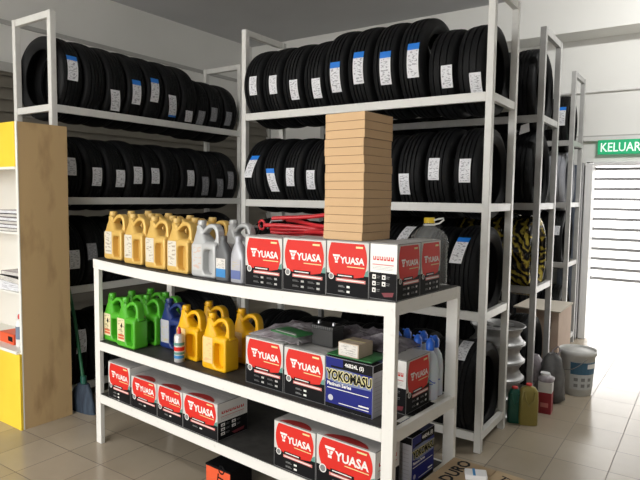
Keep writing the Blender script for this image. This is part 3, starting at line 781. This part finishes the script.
# ---- blue-capped bottles of the middle tier
for i, (x, y) in enumerate([(-.072,.375),(-.08,.462),(-.150,.335),(-.160,.42),(-.235,.475),(-.252,.40)] if False else [(-.07,.40),(-.078,.458),(-.155,.345+.155),(-.140,.42),(-.232,.49),(-.236,.415+.0)]):
    t = thing('distilled_water_bottle', ['milky bottle with blue cap, foremost at the table end','milky bottle with blue cap behind the foremost, touching the rear leg','milky blue-capped bottle at the back, third from the table end','milky blue-capped bottle just behind the turned YUASA box','milky blue-capped bottle at the back, farthest from the table end','milky blue-capped bottle half hidden behind the front leg'][i], 'bottle', tp(x,y,zm), TA, 'blue-capped bottles on the middle tier')
    mb = MB(); mb.lathe([(.032,0),(.037,.004),(.037,.12),(.035,.15),(.028,.178),(.014,.202),(.014,.210)], milky, 24); mb.build('bottle_body', t)
    mb = MB(); mb.lathe([(.0175,.206),(.0175,.240),(.014,.243),(.009,.250),(.007,.256)], bcap, 18); mb.tube([(0,0,.246),(-.022,-.004,.250)], .004, bcap, 8); mb.build('nozzle_cap', t)
    mb = MB(); mb.tube([(.0378*cos(q), .0378*sin(q), .085+.010*sin(q*3.2)) for q in [(-1.9+.1*k) for k in range(16)]], .0022, bcap, 6); mb.tube([(.0378*cos(q), .0378*sin(q), .07) for q in [(-1.7+.1*k) for k in range(11)]], .0018, bcap, 6); mb.build('printed_mark', t)

# ---- things lying on top of the middle-tier boxes
t = thing('loose_car_battery', 'bare black car battery resting on the middle-tier battery boxes', 'car battery', tp(-.487,.125,zm+.2120), TA)
mb = MB(); mb.box((0,0,0),(.112,.075,.072), batblk); mb.box((-.003,-.003,.072),(.115,.078,.088), batblk); mb.build('battery_case', t, bevel=.003)
mb = MB()
for k in range(10): mb.box((.006+.010*k,-.0045,.074),(.010+.010*k,-.003,.086), jgrey)
mb.build('lid_ribs', t)
for x in (.016,.094):
    mb = MB(); mb.lathe([(.007,.088),(.006,.100),(.005,.101)], clampm, 14, Matrix.Translation((x,.03,0))); mb.build('terminal', t)
t = thing('small_carton', 'small brown and white carton resting on the blue battery box', 'carton', tp(-.300,.065,zm+.212), TA)
mb = MB(); mb.box((0,0,0),(.098,.10,.055), noisy('beige_carton', (.52,.42,.32), (.44,.35,.26), 8, .7)); mb.build('carton_body', t, bevel=.0015)
mb = MB(); mb.quad([(.004,-.0006,.004),(.094,-.0006,.004),(.094,-.0006,.051),(.004,-.0006,.051)], pap_lab); mb.build('paper_label', t)
mb = MB(); mb.box((.001,.046,.055),(.097,.054,.0556), yelp); mb.build('tape_strip', t)
def crumple(name, label, x, y, z, w, d, h, mt, cat, nx=14, ny=9, thick=.003, seed=1, flat=.5):
    rnd = random.Random(seed); mb = MB(); g = []
    for j in range(ny+1):
        for i in range(nx+1):
            e = min(i, nx-i, j, ny-j)/3; g.append((w*i/nx+rnd.uniform(-.3,.3)*w/nx, d*j/ny+rnd.uniform(-.3,.3)*d/ny, h*min(1,e)*(flat+rnd.random()*(1-flat))+.001))
    n0 = len(g); vs = g+[(p[0],p[1],p[2]+thick) for p in g]; fs = []
    for j in range(ny):
        for i in range(nx):
            a = j*(nx+1)+i; q = (a, a+1, a+nx+2, a+nx+1); fs.append(tuple(reversed(q))); fs.append(tuple(k+n0 for k in q))
    ed = [i for i in range(nx)]; 
    for i in range(nx): fs.append((i, i+1, i+1+n0, i+n0)); a = ny*(nx+1)+i; fs.append((a+1, a, a+n0, a+1+n0))
    for j in range(ny): a = j*(nx+1); fs.append((a+nx+1, a, a+n0, a+nx+1+n0)); a += nx; fs.append((a, a+nx+1, a+nx+1+n0, a+n0))
    mb.add(vs, fs, mt); o = mb.build(name, None, tp(x,y,z), TA); tag(o, label, cat); return o
crumple('plastic_wrap', 'crumpled clear plastic wrap on the leftmost middle-tier YUASA box', -.81,.07,zm+.2125,.30,.34,.040, film, 'plastic wrap', seed=3)
crumple('plastic_wrap', 'greyish crumpled plastic wrap behind the loose car battery', -.55,.215,zm+.2125,.42,.24,.055, noisy('crumpled_film_dark', (.22,.20,.22), (.09,.075,.09), 14, .25, 6, .5), 'plastic wrap', seed=9)
t = thing('green_folder', 'flat green packet lying on the YUASA box left of the loose battery', 'packet', tp(-.66,.052,zm+.2590-.005), TA-.12)
mb = MB(); mb.box((0,0,0),(.17,.10,.006), greenfilm); mb.build('packet_sheet', t, bevel=.002)
mb = MB(); mb.box((.02,.01,.006),(.15,.018,.0068), whitem); mb.box((.02,.03,.006),(.13,.036,.0068), greyc); mb.build('printed_line', t)
t = thing('green_sheet', 'flat green sheet lying under the small brown carton', 'packet', tp(-.355,.062,zm+.2066), TA+.01)
mb = MB(); mb.box((0,0,0),(.215,.14,.0045), greenfilm); mb.build('packet_sheet', t, bevel=.001)

# ---- under and behind the table
t = thing('orange_box', 'orange box with black top on the floor under the table', 'box', tp(-1.115,.075,0), TA+.03)
mb = MB(); mb.box((0,.0008,0),(.168,.15,.118), blackm); mb.box((0,0,0),(.168,.0008,.118), orangep); mb.build('box_body', t)
mb = MB(); mb.box((-.003,-.003,.112),(.171,.153,.122), blackm); mb.build('lid', t, bevel=.001)
mb = MB(); mb.merge(textmesh('CTO', .062, .0012), blackm, Matrix.Translation((.115,-.0008,.006)) @ RX @ Matrix.Rotation(radians(82),4,'Z')); mb.build('lettering', t)
t = thing('brown_carton', 'brown carton marked DURO on the floor against the right end of the table', 'carton', tp(.010,-.22,0), TA)
mb = MB(); mb.box((0,0,0),(.46,.715,.338), kraft2); mb.build('carton_body', t, bevel=.004)
mb = MB(); mb.box((-.0,.0,.338),(.185,.712,.3405), kraft2); mb.box((.19,.0,.338),(.455,.712,.342), noisy('old_carton_pale', (.47,.35,.21), (.38,.27,.15), 6, .85)); mb.build('top_flap', t)
mb = MB(); mb.merge(textmesh('DURO', .074, .0022), blackm, Matrix.Translation((.085,.495,.3412)) @ Matrix.Rotation(radians(90),4,'Z')); mb.build('lettering', t)
mb = MB(); mb.merge(textmesh('TUBE', .062, .0008), blackm, Matrix.Translation((.215,.640,.3427)) @ Matrix.Rotation(radians(-12),4,'Z')); mb.build('lettering', t)
t = thing('white_packet', 'white and blue packet lying on the DURO carton', 'packet', tp(.135,.33,.3436), TA+radians(28))
mb = MB(); mb.box((0,0,0),(.085,.06,.022), paperw); mb.build('packet_body', t, bevel=.004)
mb = MB(); mb.box((.03,.0,.0221),(.040,.06,.0226), lblue); mb.build('printed_line', t)

# ------------------------------------------------------------------ floor things right of the racks
t = thing('wheel_rim_stack_base', '', '', (0,0,0)); bpy.data.objects.remove(t)
first = None
for i in range(5):
    if first is None:
        t = first = thing('wheel_rim', '', 'wheel rim', (0,0,0), 0, 'stack of steel wheel rims')
        mb = MB(); mb.lathe([(.172,.1165),(.180,.119),(.184,.114),(.176,.108),(.164,.101),(.160,.085),(.148,.070),(.148,.048),(.160,.030),(.164,.018),(.176,.012),(.184,.005),(.180,.0),(.172,.003),(.157,.016),(.152,.032),(.140,.05),(.140,.07),(.152,.086),(.158,.102),(.172,.1165)], steel, 40, None, False, False); mb.build('rim_barrel', t)
        mb = MB(); mb.lathe([(.035,.100),(.06,.096),(.062,.088),(.035,.086),(.035,.100)], steel, 24, None, False, False); 
        for k in range(5):
            a = 2*pi*k/5; M = Matrix.Rotation(a,4,'Z')
            mb.add([(.05,-.018,.100),(.160,-.026,.104),(.160,.026,.104),(.05,.018,.100),(.05,-.018,.088),(.158,-.026,.088),(.158,.026,.088),(.05,.018,.088)], [(0,1,2,3),(7,6,5,4),(0,4,5,1),(3,2,6,7),(1,5,6,2),(0,3,7,4)], steel, M)
        mb.build('spokes', t)
        o = t
    else: o = copy_tree(first)
    o.location = (-.155, .755, .1194*i); o['label'] = ['lowest steel wheel rim of the stack behind the middle rack','steel wheel rim, second from the floor in the rim stack','steel wheel rim in the very middle of the rim stack','steel wheel rim, second from the top of the rim stack','topmost steel wheel rim of the stack, its spokes facing up'][i]
def floor_bottle(label, x, y, rz, body, capm, W, D, h):
    t = thing('floor_oil_bottle', label, 'oil bottle', (x,y,0), rz)
    mb = MB(); mb.loft([(0,0,0,W*.46,D*.46),(0,0,.006,W*.5,D*.5),(0,0,h*.60,W*.5,D*.5),(0,0,h*.82,W*.47,D*.46),(0,0,h*.90,W*.36,D*.38,3),(0,0,h*.945,.018,.018,2),(0,0,h*.96,.017,.017,2)], body); mb.build('bottle_body', t)
    mb = MB(); mb.lathe([(.0195,h*.955),(.0195,h*.995),(.017,h)], capm, 18); mb.build('screw_cap', t)
    mb = MB(); mb.tube([(-W*.28,-D*.5-.001,h*.84),(-W*.20,-D*.5-.003,h*.62),(0,-D*.5-.004,h*.50),(W*.20,-D*.5-.003,h*.62),(W*.28,-D*.5-.001,h*.84)], .006, body, 8); mb.build('grip_ridge', t)
floor_bottle('tall olive-gold oil bottle with red cap on the floor beside the rack', .102,.615,radians(25), oliveb, capred, .118,.07,.268)
floor_bottle('dark green oil bottle on the floor between rack post and gold bottle', .018,.60,radians(25), greenb, capred, .085,.06,.235)
t = thing('red_box', 'red and white box on the floor behind the gold bottle', 'box', (.10,.86,0), radians(5))
mb = MB(); mb.box((0,0,0),(.088,.09,.215), mat('box_red',(.30,.015,.025),.5)); mb.box((-.0008,-.0008,.145),(.0888,.0908,.2155), whitep); mb.box((.02,-.0014,.045),(.07,-.0005,.075), pinkm); mb.build('box_body', t)
mb = MB(); mb.box((.01,.01,.2155),(.078,.08,.2185), blackm); mb.build('dark_opening_plate', t)  # black plate stands in for the shaded inside of the box
t = thing('wrapped_parts', 'silvery wrapped parts lying on the red and white box', 'packets', (.092,.86,.219), 0)
mb = MB(); mb.loft([(.05,.05,0,.05,.06,2.5),(.05,.05,.02,.055,.06,2.5),(.045,.05,.035,.03,.04,2.5)], film, 12); mb.loft([(.045,.055,.036,.028,.038,3),(.04,.05,.052,.03,.03,3)], paperw, 12); mb.build('packet_body', t)
t = thing('plastic_bag', 'bulging dark grey plastic bag on the floor beside the bucket', 'bag', (.125,1.15,0), 0)
rnd = random.Random(5); rs = []
for k, (z, a) in enumerate([(0,.055),(.02,.085),(.08,.092),(.15,.085),(.21,.088),(.27,.07),(.32,.055),(.35,.03)]):
    rs.append([(a*(1+.16*rnd.uniform(-1,1))*cos(2*pi*j/18), a*.8*(1+.16*rnd.uniform(-1,1))*sin(2*pi*j/18), z+(rnd.uniform(-.008,.008) if k else 0)) for j in range(18)])
mb = MB(); mb.ring(rs, greypl); mb.build('bag_body', t)
mb = MB(); mb.tube([(.03,0,.34),(.05,.01,.375),(.03,.02,.40),(.0,.01,.37),(-.01,0,.34)], .006, film, 8); mb.build('bag_handle', t)
t = thing('plastic_bag', 'small bag of pale wrapping stuffed behind the red box', 'bag', (-.005,1.20,0), 0); 
rs = []
for k, (z, a) in enumerate([(0,.04),(.02,.055),(.1,.06),(.2,.055),(.27,.05),(.31,.02)]):
    rs.append([(a*(1+.2*rnd.uniform(-1,1))*cos(2*pi*j/16), a*(1+.2*rnd.uniform(-1,1))*sin(2*pi*j/16), z) for j in range(16)])
mb = MB(); mb.ring(rs, film); mb.build('bag_body', t)
# bucket
t = thing('plastic_bucket', 'grey-white plastic bucket with blue label by the doorway', 'bucket', (.235,1.47,0), radians(-30))
mb = MB(); mb.lathe([(.100,0),(.104,.004),(.122,.295),(.131,.298),(.131,.334),(.126,.334),(.119,.30),(.100,.012)], bucketm, 40, None, True, True); mb.build('bucket_body', t)
mb = MB(); mb.lathe([(.118,.312),(.125,.312),(.125,.318),(.02,.330)], bucketm, 40, None, False, True); mb.build('lid', t)
mb = MB()
def lab_patch(mb, a0, a1, z0, z1, mm, off=.0012):
    n = 8
    for k in range(n):
        aa, ab = a0+(a1-a0)*k/n, a0+(a1-a0)*(k+1)/n
        r0, r1 = .104+(.018)*z0/.285+off, .104+.018*z1/.285+off
        mb.add([(r0*cos(aa),r0*sin(aa),z0),(r0*cos(ab),r0*sin(ab),z0),(r1*cos(ab),r1*sin(ab),z1),(r1*cos(aa),r1*sin(aa),z1)], [(0,1,2,3)], mm, None, True)
lab_patch(mb, radians(-75), radians(35), .05, .26, mat('bucket_label', (.50,.52,.52), .5))
lab_patch(mb, radians(-72), radians(32), .165, .255, mat('bucket_blue', (.04,.12,.20), .5), .002)
lab_patch(mb, radians(-15), radians(25), .21, .245, whitep, .003)
for a in (-60,-35,-10):
    for z in (.07,.115): lab_patch(mb, radians(a), radians(a+14), z, z+.025, greyc, .003)
mb.build('paper_label', t)
mb = MB(); mb.tube([(.130*cos(a), .130*sin(a), .29-.10*sin((a-radians(200))/radians(140)*pi)) for a in [radians(200+14*k) for k in range(11)]], .003, mat('wire',(.3,.3,.3),.4,.8), 8); mb.build('wire_handle', t)
# tall carton behind the second rack
t = thing('tall_carton', 'tall brown carton with open flap standing behind the rack posts', 'carton', (-.30,1.72,0), 0)
mb = MB(); mb.box((0,0,0),(.34,.50,.540), noisy('pinkish_carton', (.50,.38,.30), (.42,.31,.24), 4, .8)); mb.build('carton_body', t, bevel=.003)
mb = MB(); mb.add([(-.02,-.01,.541),(.35,-.01,.541),(.35,.51,.541),(-.02,.51,.541),(-.02,-.01,.556),(.355,-.02,.550),(.35,.51,.552),(-.02,.51,.552)], [(0,3,2,1),(4,5,6,7),(0,1,5,4),(1,2,6,5),(2,3,7,6),(3,0,4,7)], mat('carton_flap',(.55,.50,.42),.8)); mb.build('top_flap', t)
mb = MB(); mb.box((.25,-.001,.40),(.28,0,.42), blackm); mb.build('printed_mark', t)
# white wrapping bits on the racks
for (x,y,z,w,h,lab) in ((-.13,1.00,1.895,.07,.08,'torn white paper hanging below the top shelf of the rack behind'),):
    t = thing('paper_scrap', lab, 'paper', (x,y,z)); mb = MB(); mb.add([(0,0,.0),(w,.0,.02),(w*.9,.004,h),(w*.1,.01,h*.8),(0,.002,.0),(w,.002,.02),(w*.9,.006,h),(w*.1,.012,h*.8)], [(0,1,2,3),(7,6,5,4),(0,4,5,1),(1,5,6,2),(2,6,7,3),(3,7,4,0)], paperw); mb.build('paper_sheet', t)

# ------------------------------------------------------------------ broom by the cupboard
t = thing('broom', 'dark blue-grey broom with green pole leaning between cupboard and left rack', 'broom', (-2.40,-.93,0), 0)
mb = MB(); rs = []
for z, x, a, b in ((.0,-.01,.16,.035),(.06,.0,.14,.04),(.14,.02,.09,.035),(.19,.035,.05,.025)):
    rs.append([(x+a*cos(2*pi*j/20), b*sin(2*pi*j/20), z) for j in range(20)])
mb.ring(rs, mopm); mb.build('bristles', t)
mb = MB(); mb.tube([(.035,0,.16),(.03,0,.24)], .02, greenb, 12); mb.build('collar', t)
mb = MB(); mb.tube([(.03,0,.20),(-.09,.02,.62),(-.16,.01,.88)], .011, poleg, 10); mb.build('pole', t)

# ------------------------------------------------------------------ yellow display cupboard
CX, CY = -2.385, -1.32
t = thing('display_cupboard', 'yellow open display cupboard with stained brown side panel, by the left rack', 'cupboard', (CX,CY,0), radians(-1))
DW, DD, DH = 1.0, .312, 1.865
mb = MB(); mb.box((-.018,0,0),(0,DD,DH), plyw); mb.build('side_panel', t)
mb = MB(); mb.box((-.020,-.006,0),(.002,.0,DH), cwhite); mb.build('edge_strip', t)
mb = MB(); mb.box((-DW,0,0),(-DW+.018,DD,DH), plyw); mb.build('side_panel', t)
mb = MB(); mb.box((-DW+.018,DD-.012,0),(-.018,DD,DH), cwhite); mb.build('back_panel', t)
mb = MB(); mb.box((-DW+.018,0,DH-.018),(-.018,DD-.012,DH), plyw); mb.build('top_panel', t)
mb = MB(); mb.box((-DW+.018,-.010,1.600),(-.018,.0,DH), yellowc); mb.build('header_board', t)
mb = MB(); mb.box((-DW+.018,-.012,1.585),(-.018,.004,1.600), cwhite); mb.build('header_trim', t)
mb = MB(); mb.lathe([(.0,0),(.055,.0),(.055,.001),(0,.001)], whitem, 24, Matrix.Translation((-.250,-.0102,1.72)) @ RX, False, False); mb.build('round_emblem', t)
mb = MB(); mb.box((-DW+.0,-.022,0),(-.0,-.008,.470), yellowc); mb.build('base_front', t)
mb = MB(); mb.box((-DW+.018,-.030,.470),(-.0185,DD-.012,.488), cwhite); mb.build('base_shelf', t)
for z in (.82, 1.20):
    mb = MB(); mb.box((-DW+.018,.06,z-.012),(-.019,DD-.012,z), cwhite); mb.build('inner_shelf', t)
cM = Matrix.Translation((CX,CY,0)) @ Matrix.Rotation(radians(-1),4,'Z')
def cp(x,y,z): return tuple(cM @ Vector((x,y,z)))
rnd = random.Random(11)
for k in range(6):
    t = thing('parts_packet', f'flat parts packet, {ordn(k)} from the bottom of the upper cupboard shelf pile', 'packet', cp(-.42+rnd.uniform(-.02,.02),.065+rnd.uniform(0,.01),1.2003+.0225*k), radians(-3)+rnd.uniform(-.1,.1), 'packets on the upper cupboard shelf')
    mb = MB(); mb.box((0,0,0),(.33,.15,.022), film if k % 2 else blackm); mb.build('packet_body', t, bevel=.003)
    mb = MB(); mb.quad([(.01,-.0006,.003),(.32,-.0006,.003),(.32,-.0006,.019),(.01,-.0006,.019)], pap_lab if k % 2 == 0 else stk_white); mb.build('paper_label', t)
for k in range(3):
    t = thing('parts_packet', ['white printed packet at the bottom of the lower cupboard shelf pile','black packet in the middle of the lower cupboard shelf pile','grey packet on top of the lower cupboard shelf pile'][k], 'packet', cp(-.42+.02*k,.065,.8203+(0,.062,.10)[k]), radians(-3)+(.12,-.08,.05)[k], 'packets on the lower cupboard shelf')
    mb = MB(); hh = (.06,.036,.025)[k]; mb.box((0,0,0),(.34,.14,hh), (paperw,blackm,film)[k]); mb.build('packet_body', t, bevel=.004)
    mb = MB(); mb.quad([(.01,-.0006,.003),(.33,-.0006,.003),(.33,-.0006,hh-.003),(.01,-.0006,hh-.003)], stk_white if k == 0 else pap_lab); mb.build('paper_label', t)
t = thing('aerosol_can', 'white aerosol can with red nozzle on the base shelf of the cupboard', 'spray can', cp(-.125,.05,.488), 0)
mb = MB(); mb.lathe([(.024,0),(.026,.003),(.026,.155),(.020,.17),(.012,.175)], whitep, 24); mb.build('can_body', t)
mb = MB(); mb.lathe([(.0265,.05),(.0265,.13)], mat('band_grey_blue',(.15,.20,.28),.4), 24, None, False, False); mb.build('printed_band', t)
mb = MB(); mb.lathe([(.012,.174),(.013,.195),(.008,.205)], capred, 16); mb.build('nozzle', t)
t = thing('orange_packet', 'orange packet lying beside the white aerosol can in the cupboard', 'packet', cp(-.37,.04,.488), radians(-3))
mb = MB(); mb.box((0,0,0),(.19,.10,.065), orangep); mb.build('packet_body', t, bevel=.004)
mb = MB(); mb.box((.12,-.0008,.02),(.18,-.0002,.05), blackm); mb.build('printed_mark', t)
for k, (x, y) in enumerate([(-.22,.18),(-.30,.17),(-.37,.19)]):
    t = thing('white_bottle', ['white plastic bottle at the back of the cupboard, next to its side panel','white plastic bottle at the back of the cupboard, middle of three','white plastic bottle at the back of the cupboard, farthest from side panel'][k], 'bottle', cp(x,y,.488), 0, 'white bottles in the cupboard')
    mb = MB(); mb.loft([(0,0,0,.030,.026,3),(0,0,.16,.030,.026,3),(0,0,.20,.014,.014,2),(0,0,.21,.013,.013,2)], whitep); mb.build('bottle_body', t)
    mb = MB(); mb.lathe([(.016,.208),(.016,.235),(.014,.238)], [whitep, bluem, whitep][k], 16); mb.build('screw_cap', t)

# ------------------------------------------------------------------ light
W = bpy.data.worlds.new('sky'); S.world = W; W.use_nodes = True
bg = W.node_tree.nodes['Background']
bg.inputs[0].default_value = (1.0, .985, .96, 1); bg.inputs[1].default_value = 5.1
def portal(name, loc, rot, sx_, sy_):
    L = bpy.data.lights.new(name, 'AREA'); L.shape = 'RECTANGLE'; L.size = sx_; L.size_y = sy_; L.cycles.is_portal = True
    o = bpy.data.objects.new(name, L); COL.objects.link(o); o.location = loc; o.rotation_euler = rot
portal('doorway_daylight', ((DX0+DX1)/2, YB+.22, DZ/2), (-pi/2,0,0), DX1-DX0, DZ)
portal('shopfront_daylight', ((XL+.9)/2, YF-.02, 1.5), (pi/2,0,0), .9-XL, 3.0)
tubem = mat('fill_tube_glow', (.9,.9,.9), .5, Emission_Color=(1,.98,.95,1), Emission_Strength=6)
for i, (x, y, w, lab) in enumerate([(1.5,1.1,62,'added unseen fluorescent ceiling light, angled to brighten the back wall'),(-1.2,-3.2,26,'added unseen fluorescent ceiling light in front of the yellow cupboard')]):
    t = thing('fill_ceiling_light', lab, 'added ceiling light', (x, y, ZC))  # unseen ceiling lamps, added to brighten the back wall and give light from above
    mb = MB(); mb.box((-.62,-.05,-.05),(.62,.05,0), whitep); mb.build('housing', t)
    mb = MB(); mb.tube([(-.6,0,-.068),(.6,0,-.068)], .014, tubem, 12); mb.build('tube', t)
    L = bpy.data.lights.new('fill_tube_light', 'AREA'); L.shape = 'RECTANGLE'; L.size = 1.2; L.size_y = .06; L.energy = w; L.color = (1,.985,.955)
    o = bpy.data.objects.new('fill_tube_light', L); COL.objects.link(o); o.location = (x, y, ZC-.09); o.rotation_euler = (radians(50) if i == 0 else 0, 0, 0)
S.view_settings.view_transform = 'Standard'; S.view_settings.look = 'None'; S.view_settings.gamma = 1; S.view_settings.use_curve_mapping = False
S.view_settings.exposure = 0.0
